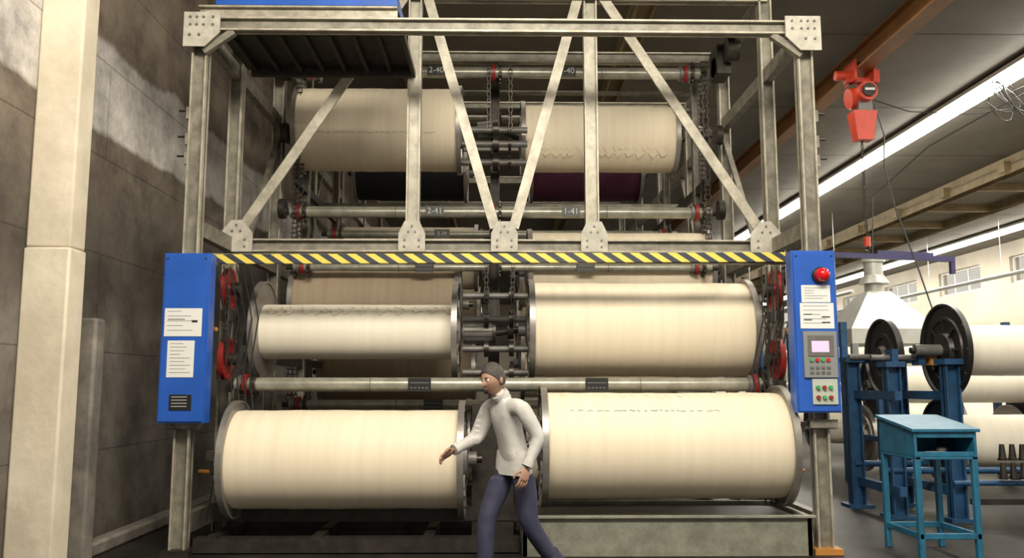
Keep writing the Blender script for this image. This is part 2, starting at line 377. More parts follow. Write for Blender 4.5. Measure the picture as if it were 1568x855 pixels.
for X,sg in((XL,1),(XR,-1)):
    for z in(1.95,1.40):
        c=(X+sg*.14,6.75,z)
        fr.lathe([(-.02,.02),(-.02,.045),(-.008,.05),(-.008,.13),(-.02,.14),(-.02,.165),(.02,.165),(.02,.14),(.008,.13),(.008,.05),(.02,.045),(.02,.02)],c,'red',32)
        fr.rod((c[0]-.06,c[1],c[2]),(c[0]+.06,c[1],c[2]),.022,'dark',12)
        fr.rod((c[0]+sg*.03,c[1],c[2]),(c[0]+sg*.09,c[1],c[2]),.05,'dark',12)
        fr.bb(c[0]-.03,c[0]+.03,c[1]-.1,c[1]+.1,z-.26,z-.17,'dark')
    fr.chain((X+sg*.17,6.62,1.95),(X+sg*.17,6.62,1.40)); fr.chain((X+sg*.17,6.9,1.95),(X+sg*.17,6.9,1.40))
    for z in(2.93,4.41,3.7):
        fr.rod((X+sg*.1,8.35,z),(X+sg*.16,8.35,z),.10,'dark',20)
    for yy in(8.42,8.6): fr.chain((X+sg*.24,yy,.6),(X+sg*.24,yy,4.5),w=.06,pitch=.05)
    fr.bb(X+sg*.02,X+sg*.16,8.2,8.5,4.3,4.6,'dark')
    fr.rod((X+sg*.1,8.1,4.5),(X-sg*.02,8.1,4.5),.12,'dark',20)
    for z in(1.62,.55): fr.rod((X+sg*.02,6.6,z),(X+sg*.12,6.55,z),.016,'orange',10)
for xx in(-.10,.12):
    fr.chain((xx,8.42,3.75),(xx,8.42,4.45),w=.035); fr.chain((xx,7.05,1.75),(xx,7.05,2.25),w=.03)
for z in(3.7,3.5,3.85):
    fr.rod((-.4,8.7,z),(.3,8.7,z),.035,'hub',14); fr.rod((-.06,8.7,z),(.0,8.7,z),.09,'chain',20); fr.rod((.1,8.7,z),(.13,8.7,z),.07,'chain',20)
for z in(1.75,1.5,1.95,1.3): 
    fr.rod((-.12,7.2,z),(-.08,7.2,z),.07,'chain',20); fr.rod((.09,7.2,z),(.13,7.2,z),.065,'chain',20); fr.rod((-.3,7.25,z),(.25,7.25,z),.028,'hub',14)
for i in range(6):
    x0=XL+.12+.05*i; fr.tube([(x0,6.5,2.1),(x0+.05,6.6,1.7),(x0-.03,6.7,1.3),(x0+.06,6.6,.8),(x0,6.5,.2)],.006,'cable',6)
    x0=XR-.12-.04*i; fr.tube([(x0,6.5,2.1),(x0+.03,6.6,1.7),(x0-.04,6.7,1.3),(x0+.02,6.7,.8),(x0,6.6,.3)],.006,'cable',6)
frame=fr.done(); bpy.context.view_layer.update()

b=B('hazard_strip',(.05,6.5,2.165)); b.box((.05,6.5,2.165),(4.46,.02,.075),'stripe'); st=b.done(bevel=.004); st.rotation_euler=(0,-.006,0)
b=B('strip_rail'); b.bb(XL+.05,XR-.05,6.515,6.58,2.13,2.20,'steel2'); b.done(parent=frame)
st.parent=frame
def shaft(y,z,x0,x1,r,labels,name='roller_shaft'):
    c=((x0+x1)/2,y,z); s=B(name,c)
    s.rod((x0,y,z),(x1,y,z),r,'shaft',24)
    for mx in [x0+.12,-.02,x1-.12]:
        s.rod((mx-.05,y,z),(mx-.015,y,z),r+.03,'red',20); s.rod((mx+.02,y,z),(mx+.05,y,z),r+.045,'chain',20)
        for k in range(12):
            t=k*math.pi/6; s.box((mx+.035,y+(r+.05)*math.cos(t),z+(r+.05)*math.sin(t)),(.016,.02,.02),'chain')
        s.rod((mx-.09,y,z),(mx-.06,y,z),r+.02,'hub',16)
    for q in(x0-.03,x1+.03): s.rod((q-.04,y,z),(q+.04,y,z),r*.55,'dark',14)
    for q in(.25,.75):
        s.rod((x0+(x1-x0)*q-.005,y,z),(x0+(x1-x0)*q+.005,y,z),r+.004,'hub',20)
    for lx,tx,ts in labels:
        s.bb(lx-.09,lx+.09,y-r-.010,y-r-.002,z-.052,z+.052,'inkblk')
        if not ts:
            for q in range(5): s.bb(lx-.07+q*.03,lx-.055+q*.03,y-r-.012,y-r-.009,z-.028,z-.022,'plate')
            s.bb(lx-.075,lx+.075,y-r-.012,y-r-.009,z+.012,z+.016,'plate')
    o=s.done(); bpy.context.view_layer.update()
    for lx,tx,ts in labels:
        if ts: text(tx,(lx,y-r-.013,z),ts,'white',o,'label_text')
    return o
shaft(8.5,4.40,-2.0,2.08,.058,[(-.64,'2-40',.085),(.70,'1-40',.085)])
shaft(8.5,2.93,-2.1,2.16,.058,[(-.64,'2-41',.085),(.73,'1-41',.085)])
shaft(9.9,2.95,-2.0,2.1,.045,[(-.66,'2-39',.06)])
shaft(9.9,4.35,-2.0,2.1,.045,[(.7,'39',.08)])
shaft(6.85,1.20,-2.08,2.2,.055,[(-.62,'',0),(.78,'',0)])
shaft(8.3,1.01,-2.0,2.1,.045,[(-.62,'',0),(.9,'',0)])
shaft(8.3,2.34,-2.0,2.1,.04,[(-.72,'',0),(.85,'',0)])
b=B('chain_drop')
for X in(-2.0,2.1): b.chain((X,6.77,1.2),(X,6.77,.85),w=.05)
b.done(parent=frame)

# ------------------------------------------------------------------ warp beams
def warp_beam(x0,x1,y,z,rb,rf,my='yarn',mf='flange',marks=None,stub=.12,seg=96):
    c=Vector(((x0+x1)/2,y,z)); s=B('warp_beam',c)
    n=41; prof=[(x0-c.x,.05)]
    for k in range(n):
        u=k/(n-1); rr=rb*(1+.004*math.sin(u*9+x0)+.0028*math.sin(u*31)+.0018*math.sin(u*73+y))
        if k in(0,n-1): rr*=.992
        prof.append((x0-c.x+(x1-x0)*u,rr))
    prof.append((x1-c.x,.05)); s.lathe(prof,c,my,seg)
    for e,sg in((x0,-1),(x1,1)):
        k=e-c.x
        pf=[(k,.05),(k,rf-.02),(k-sg*.012,rf-.012),(k-sg*.012,rf),(k+sg*.035,rf),(k+sg*.035,rf-.022),(k+sg*.012,rf-.03),(k+sg*.012,rf*.72),(k+sg*.028,rf*.70),(k+sg*.028,rf*.64),(k+sg*.012,rf*.62),(k+sg*.014,.17),(k+sg*.05,.15),(k+sg*.06,.10),(k+sg*.06,.03)]
        s.lathe(pf,c,mf,seg)
        s.rod((e,y,z),(e+sg*stub,y,z),.055,'hub',20); s.rod((e+sg*stub,y,z),(e+sg*(stub+.04),y,z),.03,'chain',14)
        for q in range(8):
            t=q*math.pi/4; s.box((e+sg*.022,y+rf*.42*math.cos(t),z+rf*.42*math.sin(t)),(.03,.018,rf*.42),mf,Matrix.Rotation(t-math.pi/2,3,'X') )
        for q in range(12):
            t=q*math.pi/6; s.rod((e+sg*.035,y+(rf-.01)*math.cos(t),z+(rf-.01)*math.sin(t)),(e+sg*.042,y+(rf-.01)*math.cos(t),z+(rf-.01)*math.sin(t)),.006,'hub',6)
    if marks:
        for kind,ang,a0,a1 in marks:
            x=x0+(x1-x0)*a0; xe=x0+(x1-x0)*a1
            def P(xx,an,dr=.003): return (xx,y-(rb+dr)*math.sin(an),z+(rb+dr)*math.cos(an))
            if kind=='ink':
                while x<xe:
                    L=random.uniform(.015,.045); pts=[P(x+L*q/5,ang+random.uniform(-.02,.02),.004) for q in range(6)]
                    s.tube(pts,.0021,'ink',5); x+=L+random.uniform(.005,.035)
            elif kind=='loop':
                while x<xe:
                    L=random.uniform(.05,.09); hgt=random.uniform(.05,.11)/rb*.6
                    pts=[P(x+L*q/8+.01*math.sin(q),ang+hgt*math.sin(q*math.pi/8),.006+.006*math.sin(q*math.pi/8)) for q in range(9)]
                    s.tube(pts,[.002,.004,.005,.006,.006,.006,.005,.004,.002],my,6)
                    pts=[(p[0]+.006,p[1],p[2]-.008) for p in pts]; s.tube(pts,.002,'crease',5)
                    x+=L+random.uniform(-.01,.09)
            else:
                while x<xe:
                    hl=random.uniform(.05,.13)/rb*.4; w=random.uniform(.004,.009)
                    pts=[P(x+.012*q*random.uniform(.5,1),ang+hl*q*.3,.002) for q in range(6)]
                    s.tube(pts,[.001,w*.7,w,w,w*.6,.001],my,6)
                    s.tube([(p[0]+w,p[1]-.001,p[2]-.002) for p in pts],.0016,'crease',5); x+=random.uniform(.04,.12)
    return s.done()
warp_beam(-1.95,-.28,6.55,.645,.362,.435)
warp_beam(.35,2.12,6.55,.745,.392,.45,marks=[('ink',.83,.1,.72),('fold',.28,.0,.98)])
warp_beam(-1.98,-.37,7.30,1.645,.232,.43,my='yarnw',marks=[('loop',.75,.03,.97),('fold',.5,.03,.97)])
warp_beam(.29,2.10,7.30,1.665,.40,.435)
warp_beam(-2.03,-.42,8.75,2.02,.40,.44,my='yarnshade')
warp_beam(.33,2.13,8.75,2.36,.40,.44,marks=[('fold',1.0,0,.98)])
warp_beam(-2.05,-.42,8.75,3.855,.43,.465,marks=[('ink',1.9,.08,.85)])
warp_beam(.28,1.93,9.3,3.93,.37,.42,marks=[('loop',2.25,.05,.95),('fold',2.05,.05,.95)])
for (x0,x1,y,z,m) in((-2.1,-.5,12.6,4.35,'black'),(.5,2.1,12.6,4.35,'purple'),(-2.05,-.3,11.1,2.85,'yarn'),(.3,2.05,11.1,2.6,'yarnshade'),
    (-2.05,-.3,10.3,1.35,'yarnshade'),(.3,2.05,10.3,1.45,'yarn'),(-2.05,-.3,8.6,.62,'yarnshade'),(.3,2.05,8.6,.62,'yarn'),
    (-2.0,-.3,12.6,2.2,'yarnshade'),(.3,2.0,12.6,2.0,'yarnshade'),(-2,-.3,14.4,3.4,'yarnshade'),(.3,2,14.4,3.4,'yarnshade'),(-2,-.3,11.6,.6,'yarnshade'),(.3,2,11.6,.6,'yarnshade')):
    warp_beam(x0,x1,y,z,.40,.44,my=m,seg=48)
b=B('coupling_drum'); 
b.rod((-.30,7.30,1.645),(-.05,7.30,1.645),.10,'hub',32); b.rod((-.05,7.3,1.64),(-.02,7.3,1.64),.12,'chain',24); b.rod((-.02,7.3,1.64),(.18,7.3,1.665),.03,'dark',14); b.rod((.08,7.3,1.665),(.13,7.3,1.665),.08,'chain',24)
for k in range(16):
    t=k*math.pi/8; b.box((-.17,7.30+.1*math.cos(t),1.645+.1*math.sin(t)),(.24,.008,.008),'chain')
b.rod((-.22,8.8,3.87),(-.0,8.8,3.9),.09,'hub',24); b.rod((.0,8.85,3.9),(.2,9.2,3.92),.03,'dark',12)
b.done(parent=frame)

b=B('steel_trough'); b.bb(.17,2.22,6.16,6.20,.0,.28,'box'); b.bb(.17,2.22,6.95,6.99,.0,.28,'box'); b.bb(.17,.21,6.16,6.99,.0,.28,'box'); b.bb(2.18,2.22,6.16,6.99,.0,.28,'box')
b.bb(.19,2.20,6.18,6.97,.22,.25,'dark'); b.bb(.15,2.24,6.13,6.18,.265,.285,'box'); b.done(bevel=.005)

# ------------------------------------------------------------------ control cabinets
def cabinet(x0,x1,z0,z1,right):
    y=6.12; s=B('control_cabinet',((x0+x1)/2,y,(z0+z1)/2)); 
    s.bb(x0,x1,y,y+.12,z0,z1,'blue'); s.bb(x0+.012,x1-.012,y-.012,y,z0+.012,z1-.012,'blue')
    cx=(x0+x1)/2; f=y-.013
    def sheet(xa,xb,za,zb,lines):
        s.bb(xa,xb,f-.003,f,za,zb,'paper')
        for k in range(lines):
            zz=zb-.02-(zb-za-.03)*k/lines
            s.bb(xa+.02,xa+.02+(xb-xa-.04)*random.uniform(.4,1),f-.0045,f-.003,zz-.003,zz+.001,'plate')
    s.rod((x0+.03,f,z1-.04),(x0+.03,f-.008,z1-.04),.006,'chain',8); s.rod((x1-.03,f,z1-.04),(x1-.03,f-.008,z1-.04),.006,'chain',8)
    if not right:
        sheet(x0+.025,x1-.04,1.54,1.74,5); s.bb(x0+.05,x1-.16,f-.006,f-.003,1.66,1.664,'inkblk'); s.bb(x1-.11,x1-.07,f-.006,f-.003,1.64,1.655,'inkblk')
        sheet(x0+.055,x1-.085,1.25,1.51,9)
        s.bb(x0+.085,x1-.09,f-.005,f,1.02,1.13,'inkblk')
        for k in range(4): s.bb(x0+.1,x1-.12,f-.007,f-.005,1.045+k*.022,1.049+k*.022,'white')
    else:
        s.rod((cx+.04,f,1.985),(cx+.04,f-.03,1.985),.06,'chain',24); s.sphere((cx+.04,f-.06,1.985),.05,'redglass',20,(1,1,1)); s.rod((cx+.04,f-.06,1.985),(cx+.04,f-.02,1.985),.05,'redglass',24)
        sheet(x0+.06,x1-.05,1.79,1.915,5); sheet(x0+.045,x1-.03,1.60,1.785,5)
        for k in(1.66,1.7): s.bb(x0+.07,x0+.13,f-.006,f-.003,k,k+.006,'inkblk'); s.bb(x1-.12,x1-.06,f-.006,f-.003,k-.02,k-.012,'inkblk')
        s.bb(x0+.055,x1-.025,f-.02,f,1.25,1.58,'plate'); s.bb(x0+.085,x1-.05,f-.026,f-.02,1.40,1.55,'hub'); s.bb(x0+.11,x1-.085,f-.028,f-.026,1.43,1.51,'screen')
        for i in range(4):
            s.rod((x0+.105+i*.04,f-.02,1.375),(x0+.105+i*.04,f-.034,1.375),.013,'redglass' if i%2 else 'btng',14)
            for j in range(2): s.bb(x0+.095+i*.04,x0+.12+i*.04,f-.026,f-.02,1.275+j*.035,1.295+j*.035,'hub')
        s.bb(x0+.11,x1-.03,f-.012,f,1.06,1.24,'platel')
        for i in range(3):
            for j in range(2): s.rod((x0+.145+i*.045,f-.012,1.11+j*.07),(x0+.145+i*.045,f-.035,1.11+j*.07),.014,('red','btng')[(i+j)%2],14)
    return s.done(bevel=.004)
cabinet(-2.40,-2.07,.93,2.14,False)
cabinet(2.13,2.45,1.00,2.17,True)

# ------------------------------------------------------------------ blue desk
b=B('writing_desk'); x0,x1,y0,y1=2.90,3.34,6.0,6.55
for x in(x0+.02,x1-.02):
    for y in(y0+.02,y1-.02):
        b.bb(x-.02,x+.02,y-.02,y+.02,0,.70,'teal')
for y in(y0+.02,y1-.02): b.bb(x0,x1,y-.015,y+.015,.14,.18,'teal')
for x in(x0+.02,x1-.02): b.bb(x-.015,x+.015,y0,y1,.14,.18,'teal')
b.bb(x0,x1,y0,y1,.68,.70,'teal')
def slab(xa,xb,za,zb,ya,yb,za2,zb2,m):
    b.addgeo([(xa,ya,za),(xb,ya,za),(xb,ya,zb),(xa,ya,zb),(xa,yb,za2),(xb,yb,za2),(xb,yb,zb2),(xa,yb,zb2)],[(0,1,2,3),(7,6,5,4),(0,3,7,4),(1,5,6,2),(3,2,6,7),(0,4,5,1)],m)
slab(x0,x0+.02,.70,.87,y0,y1,.70,.95,'teal'); slab(x1-.02,x1,.70,.87,y0,y1,.70,.95,'teal')
b.bb(x0,x1,y1-.02,y1,.7,.94,'teal'); slab(x0-.02,x1+.02,.87,.893,y0-.02,y1+.02,.95,.973,'teal')
b.bb(x0+.02,x1-.02,y0,y0+.02,.83,.87,'teal'); b.bb(x0+.02,x1-.02,y0,y0+.02,.70,.735,'teal')
b.box((3.1,6.1,.715),(.14,.1,.03),'paper'); b.sphere((3.15,6.12,.745),.03,'hub',12,(1.4,1,.6))
b.done(bevel=.004)

# ------------------------------------------------------------------ beam rack on the right
b=B('beam_rack')
for X,Y,zt in((3.56,8.6,1.42),(3.64,7.9,1.36),(4.08,7.7,1.38),(4.08,8.7,1.42),(6.1,7.9,1.36),(6.1,8.6,1.4)):
    b.channel((X,Y,0),(X,Y,zt),.13,.12,'standblue','standblue'); b.bb(X-.12,X+.12,Y-.12,Y+.12,0,.03,'standblue')
    b.bb(X-.09,X+.09,Y-.10,Y+.10,zt,zt+.05,'standblue')
for z in(.42,): 
    for Y in(7.9,8.6): b.rod((3.55,Y,z),(6.1,Y,z),.03,'standblue',14)
for X in(3.6,4.08,6.1): b.bar((X,7.7,1.1),(X,8.7,1.1),.06,.08,'standblue',ref=(0,0,1)); b.bar((X,7.7,.25),(X,8.7,.25),.06,.08,'standblue',ref=(0,0,1))
b.rod((3.5,8.0,1.45),(4.15,8.0,1.45),.028,'hub',14); b.rod((3.6,8.55,1.44),(4.3,8.55,1.44),.03,'standblue',14)
for X in(3.7,3.95,4.06): b.bb(X-.03,X+.03,7.93,8.07,1.38,1.53,'orange' if X>4 else 'standblue')
b.rod((4.08,7.75,1.26),(4.08,7.75,1.36),.05,'orange',14)
for i in range(3):
    for j in range(2):
        x=4.42+i*.09; z=.40+j*.16; b.rod((x,7.55,z),(x,7.55,z+.12),.032,'dark',14,.02); b.rod((x,7.55,z-.02),(x,7.55,z),.038,'chain',14)
b.rod((4.0,7.6,.34),(6.1,7.6,.34),.025,'standblue',12); b.bar((4.15,7.6,.18),(6.1,7.6,.18),.05,.05,'dark')
b.done()
c=(3.86,8.5,1.47); b=B('empty_beam_flange',c); rf=.385
b.lathe([(.02,.0),(.02,rf),(-.04,rf),(-.04,rf-.025),(-.015,rf-.035),(-.012,rf*.66),(-.03,rf*.62),(-.03,rf*.5),(-.012,rf*.46),(-.02,.12),(-.07,.10),(-.08,.0)],c,'flangedk',72)
b.rod((3.5,8.5,1.47),(4.3,8.5,1.47),.03,'hub',14); b.done()
warp_beam(4.17,6.0,7.9,1.515,.235,.435,my='yarnw',mf='flangedk',stub=.3)
warp_beam(4.3,6.0,8.3,.66,.25,.40,my='yarnw',mf='flangedk')
warp_beam(4.6,6.4,10.4,1.20,.22,.40,my='yarnw',mf='flangedk',seg=48)
warp_beam(4.5,6.3,10.6,.55,.25,.40,my='yarnw',mf='flange',seg=48)
warp_beam(6.9,8.6,11.0,1.15,.24,.40,my='yarnw',mf='flange',seg=48)
warp_beam(6.9,8.6,10.2,.45,.24,.40,my='yarnw',mf='flange',seg=48)
RK=((4.8,13),(7.0,13.2),(9.2,13.5),(5.2,16),(8,16.2),(11,16),(6.5,20),(9.5,20.5),(12.5,20))
for k,(x,y) in enumerate(RK):
    warp_beam(x,x+1.8,y,.62,.3,.42,my='yarnw',mf='flange' if k%2 else 'flangedk',seg=32)
    warp_beam(x,x+1.8,y+.2,1.55,.3,.42,my='yarnw',mf='flange',seg=32)
b=B('storage_rack')
for k,(x,y) in enumerate(RK+((6.9,11),(4.6,10.4))):
    for xx in(x-.16,x+1.96): 
        b.bb(xx-.04,xx+.04,y+.5,y+.58,0,2.0,'standblue'); b.bb(xx-.04,xx+.04,y-.5,y-.42,0,1.2,'standblue'); b.bb(xx-.03,xx+.03,y-.5,y+.58,.54,.6,'standblue'); b.bb(xx-.03,xx+.03,y-.2,y+.58,1.46,1.52,'standblue')
b.done()
b=B('exhaust_hood'); cx,cy=5.35,12.0
def frus(z0,a0,z1,a1,m):
    b.addgeo([(cx+sx*a,cy+sy*a,z) for z,a in((z0,a0),(z1,a1)) for sx,sy in((-1,-1),(1,-1),(1,1),(-1,1))],[(3,2,1,0),(4,5,6,7)]+[(k,(k+1)%4,4+(k+1)%4,4+k) for k in range(4)],m)
frus(1.75,.60,1.95,.60,'duct'); frus(1.95,.60,2.5,.16,'duct')
b.rod((cx,cy,2.45),(cx,cy,2.95),.13,'duct',24); b.rod((cx,cy,2.62),(cx,cy,2.74),.21,'duct',24,.14); b.rod((cx,cy,2.93),(cx,cy,2.98),.16,'duct',24)
for sx in(-1,1):
    for sy in(-1,1): b.bb(cx+sx*.56-.04,cx+sx*.56+.04,cy+sy*.56-.04,cy+sy*.56+.04,0,1.75,'plate')
b.done()
for x,y,w,h in((9.0,24,2.2,2.6),(12.2,27,2,2.9),(7.5,30,2.5,2.4),(11,34,3,3)):
    b=B('sizing_machine'); b.bb(x,x+w,y,y+2,0,h*.55,'duct'); b.bb(x+.1,x+w-.1,y+.2,y+1.8,h*.55,h*.6,'plate')
    for k in range(3): b.rod((x+.4+k*.7,y+1,h*.6),(x+.4+k*.7,y+1,h),.28,'duct',24); b.sphere((x+.4+k*.7,y+1,h),.28,'duct',16,(1,1,.5))
    for k in range(4): b.rod((x+.05,y-.1,.3+k*.3),(x+w-.05,y-.1,.3+k*.3),.08,'yarnw',16)
    b.done()
b=B('overhead_pipe'); 
for X,z in((8.4,3.4),(12.6,3.9)):
    b.rod((X,20,z),(X,45,z),.05,'duct',14)
    for k in range(7): b.rod((X,21+k*3.6,z),(X,21+k*3.6,CZ-.01),.010,'duct',6)
b.done()

# ------------------------------------------------------------------ hoist
hx,hy=4.6,10.4
b=B('chain_hoist')
for sg in(-1,1):
    b.bb(hx+sg*.12-.015,hx+sg*.12+.015,hy-.16,hy+.16,5.0,5.26,'hoistred')
    for dy in(-.1,.1): b.rod((hx+sg*.10,hy+dy,5.20),(hx+sg*.04,hy+dy,5.20),.045,'chain',16)
b.bb(hx-.20,hx+.20,hy-.05,hy+.05,5.0,5.06,'hoistred'); b.rod((hx-.32,hy,5.10),(hx-.13,hy,5.10),.06,'hoistred',18); b.bb(hx+.13,hx+.22,hy-.07,hy+.07,5.0,5.16,'hoistred')
b.bb(hx-.03,hx+.03,hy-.02,hy+.02,4.92,5.02,'chain')
b.rod((hx-.16,hy+.02,4.80),(hx+.10,hy+.02,4.84),.13,'hoistred',24); b.rod((hx+.0,hy-.22,4.84),(hx,hy+.2,4.84),.12,'hoistred',28); b.rod((hx,hy-.25,4.84),(hx,hy-.22,4.84),.085,'dark',24)
b.box((hx,hy-.26,4.84),(.12,.01,.03),'white')
b.bb(hx-.08,hx+.09,hy-.1,hy+.1,4.60,4.80,'hub')
vs=[(hx+sx*a,hy+sy*c,z) for z,a,c in((4.25,.10,.08),(4.62,.15,.11)) for sx,sy in((-1,-1),(1,-1),(1,1),(-1,1))]
b.addgeo(vs,[(3,2,1,0),(4,5,6,7)]+[(k,(k+1)%4,4+(k+1)%4,4+k) for k in range(4)],'hoistred')
b.chain((hx-.02,hy,4.25),(hx-.02,hy,2.98),pitch=.05,w=.025)
b.rod((hx-.02,hy,2.90),(hx-.02,hy,3.02),.04,'hoistred',14); b.tube([(hx-.02,hy,2.9),(hx+.02,hy,2.86),(hx,hy,2.84),(hx-.05,hy,2.85)],.014,'chain',8)
b.tube([(hx+.12,hy-.1,4.7),(hx+.22,hy-.1,4.3),(hx+.2,hy-.1,3.9),(hx+.3,hy-.1,3.4),(hx+.5,hy-.2,2.6),(hx+.62,hy-.3,2.0)],.01,'cable',8); b.box((hx+.63,hy-.3,1.93),(.06,.05,.16),'hoistred')
b.done()
b=B('spreader_bar'); b.bar((hx-.56,hy,2.80),(hx+1.05,hy,2.74),.06,.07,'navy'); b.bar((hx+.1,hy,2.83),(hx+.8,hy,2.80),.05,.02,'navy')
b.bb(hx-.56,hx-.52,hy-.03,hy+.03,2.70,2.8,'navy'); b.bb(hx+1.0,hx+1.05,hy-.03,hy+.03,2.56,2.74,'navy'); b.done()
b=B('power_cable'); pts=[]
for k in range(70):
    t=k*.55; pts.append((6.6+.16*math.cos(t)+.003*k,10.8+.12*math.sin(t*.7),4.95+.2*math.sin(t*.93)+.08*math.cos(t*.31)))
pts=[(7.6,10,5.4),(7.2,10.3,5.2)]+pts+[(6.3,11,4.8),(5.6,11.2,4.9),(5.0,11.2,5.1),(4.75,11.2,5.12)]
b.tube(pts,.008,'cable',6)
b.tube([(8.5,9.5,5.45),(7.5,9.9,5.1),(6.9,10.5,5.0),(6.0,11.5,4.5),(5.4,12.0,3.9),(5.35,12.0,3.0)],.008,'cable',6)
b.done()

# ------------------------------------------------------------------ worker (modelled at life size, metres)
def skin_mesh(chains,sub=2):
    me=bpy.data.meshes.new('t'); vs=[];es=[];rs=[];roots=[]
    for V,E in chains:
        o=len(vs); roots.append(o)
        for co,r in V: vs.append(tuple(co)); rs.append(r)
        for a,c in E: es.append((a+o,c+o))
    me.from_pydata(vs,es,[]); ob=bpy.data.objects.new('t',me); S.collection.objects.link(ob)
    sk=ob.modifiers.new('s','SKIN'); sk.use_smooth_shade=True; sk.branch_smoothing=.6
    if not me.skin_vertices:
        bpy.context.view_layer.objects.active=ob; bpy.ops.mesh.customdata_skin_add()
    for i,r in enumerate(rs):
        d=me.skin_vertices[0].data[i]; d.radius=(r,r); d.use_root=(i in roots)
    ss=ob.modifiers.new('u','SUBSURF'); ss.levels=sub; ss.render_levels=sub
    dg=bpy.context.evaluated_depsgraph_get(); dg.update(); ev=ob.evaluated_get(dg); m2=ev.to_mesh()
    V=[v.co.copy() for v in m2.vertices]; F=[tuple(p.vertices) for p in m2.polygons]; ev.to_mesh_clear()
    bpy.data.objects.remove(ob); bpy.data.meshes.remove(me)
    return V,F
def segdist(p,a,c):
    ab=c-a; t=max(0,min(1,(p-a).dot(ab)/ab.length_squared)); return (p-(a+ab*t)).length
def human(name,J,hand,headdir,headup,loc,rotz,scale):
    J={k:Vector(v) for k,v in J.items()}
    s=B(name)
    rad=dict(pelvis=.150,belly=.145,chest=.160,upch=.125,neck=.062,head=.056,clL=.085,shL=.072,elL=.055,wrL=.037,hipL=.108,knL=.076,anL=.062,toeL=.036)
    for k in list(rad):
        if k.endswith('L'): rad[k[:-1]+'R']=rad[k]
    J['upch']=J['chest'].lerp(J['neck'],.5)
    for q in'LR': J['cl'+q]=J['upch'].lerp(J['sh'+q],.55)+Vector((0,0,.01))
    order=['pelvis','belly','chest','upch','neck','head']+[a+q for q in'LR' for a in('cl','sh','el','wr','hip','kn','an','toe')]
    ix={k:i for i,k in enumerate(order)}
    E=[('pelvis','belly'),('belly','chest'),('chest','upch'),('upch','neck'),('neck','head')]
    for q in'LR': E+=[('upch','cl'+q),('cl'+q,'sh'+q),('sh'+q,'el'+q),('el'+q,'wr'+q),('pelvis','hip'+q),('hip'+q,'kn'+q),('kn'+q,'an'+q),('an'+q,'toe'+q)]
    V,F=skin_mesh([([(J[k],rad[k]) for k in order],[(ix[a],ix[c]) for a,c in E])],3)
    z0,z1=J['pelvis'].z,J['neck'].z
    for v in V:
        if z0-.12<v.z<z1 and abs(v.x-J['chest'].x)<.21:
            t=max(0,min(1,(v.z-z0)/(z1-z0))); cy=J['pelvis'].y+(J['neck'].y-J['pelvis'].y)*t
            d=abs(v.y-cy)
            if d<.2: v.y=cy+(v.y-cy)*.82
    tb=bmesh.new(); bv=[tb.verts.new(v) for v in V]
    for f in F:
        try: tb.faces.new([bv[k] for k in f])
        except ValueError: pass
    zw=J['pelvis'].z-.02
    bmesh.ops.bisect_plane(tb,geom=tb.verts[:]+tb.edges[:]+tb.faces[:],plane_co=(0,0,zw),plane_no=(0,0,1))
    tb.verts.index_update()
    V=[v.co.copy() for v in tb.verts]; F=[tuple(v.index for v in f.verts) for f in tb.faces]; tb.free()
    ids={'shirt':s.mi('shirt'),'trous':s.mi('trous'),'skin':s.mi('skin'),'shoe':s.mi('shoe')}
    bv=[s.bm.verts.new(v) for v in V]
    for f in F:
        c=sum((V[k] for k in f),Vector())/len(f)
        best=min(E,key=lambda q:segdist(c,J[q[0]],J[q[1]])-.3*(rad[q[0]]+rad[q[1]]))
        if best==('neck','head'): lab='skin'
        elif best[0][:2] in('sh','el') : lab='shirt' if (c-J['wr'+best[0][-1]]).length>.03 else 'skin'
        elif best[0].startswith('an'): lab='shoe'
        else: lab='shirt' if c.z>zw else 'trous'
        try: fc=s.bm.faces.new([bv[k] for k in f])
        except ValueError: continue
        fc.material_index=ids[lab]
    ring=sorted([v for v in V if abs(v.z-zw)<1e-4 and (v.xy-J['pelvis'].xy).length<.21],key=lambda v:math.atan2(v.y-J['pelvis'].y,v.x-J['pelvis'].x))
    if len(ring)>8:
        cc=Vector((J['pelvis'].x,J['pelvis'].y,zw)); n=len(ring); vs=[];fs=[]
        for v in ring:
            d=(v-cc); vs+=[cc+d*1.0+Vector((0,0,.10)),cc+d*1.06+Vector((0,0,.02)),cc+d*1.10+Vector((0,0,-.08)),cc+d*1.02+Vector((0,0,-.08))]
        for k in range(n):
            j=(k+1)%n
            for q in range(3): fs.append((k*4+q,k*4+q+1,j*4+q+1,j*4+q))
        s.addgeo(vs,fs,'shirt')
    def rg(p,d,r,m,h=.02):
        d=d.normalized(); s.rod(p-d*h,p+d*h,r,m,24,r*.96)
    rg(J['neck'].lerp(J['head'],.15),J['head']-J['neck'],.070,'shirt',.020)
    for q in'LR':
        rg(J['wr'+q].lerp(J['el'+q],.13),J['wr'+q]-J['el'+q],.045,'shirt',.022)
        kd=(J['kn'+q]-J['an'+q]).normalized(); rg(J['an'+q]+kd*.05,kd,.080,'trous',.05)
        A=J['an'+q]; T=J['toe'+q]; d=(T-A); pit=max(-.9,min(.6,math.atan2(-(d.z+.05),Vector((d.x,d.y)).length)))
        dh=Vector((d.x,d.y,0)).normalized(); side=Vector((-dh.y,dh.x,0)); fd=(dh*math.cos(pit)-Vector((0,0,1))*math.sin(pit)); fu=side.cross(fd)*-1
        if fu.z<0: fu=-fu
        base=A-fu*.085; R=Matrix((side,fd,fu)).transposed()
        s.box(base+fd*.075+fu*.012,(.095,.27,.024),'shoe',R); s.sphere(base+fd*.09+fu*.03,.1,'shoe',20,(.48,1.28,.42),R); s.sphere(base+fu*.05,.1,'shoe',16,(.45,.6,.55),R)
    chains=[]
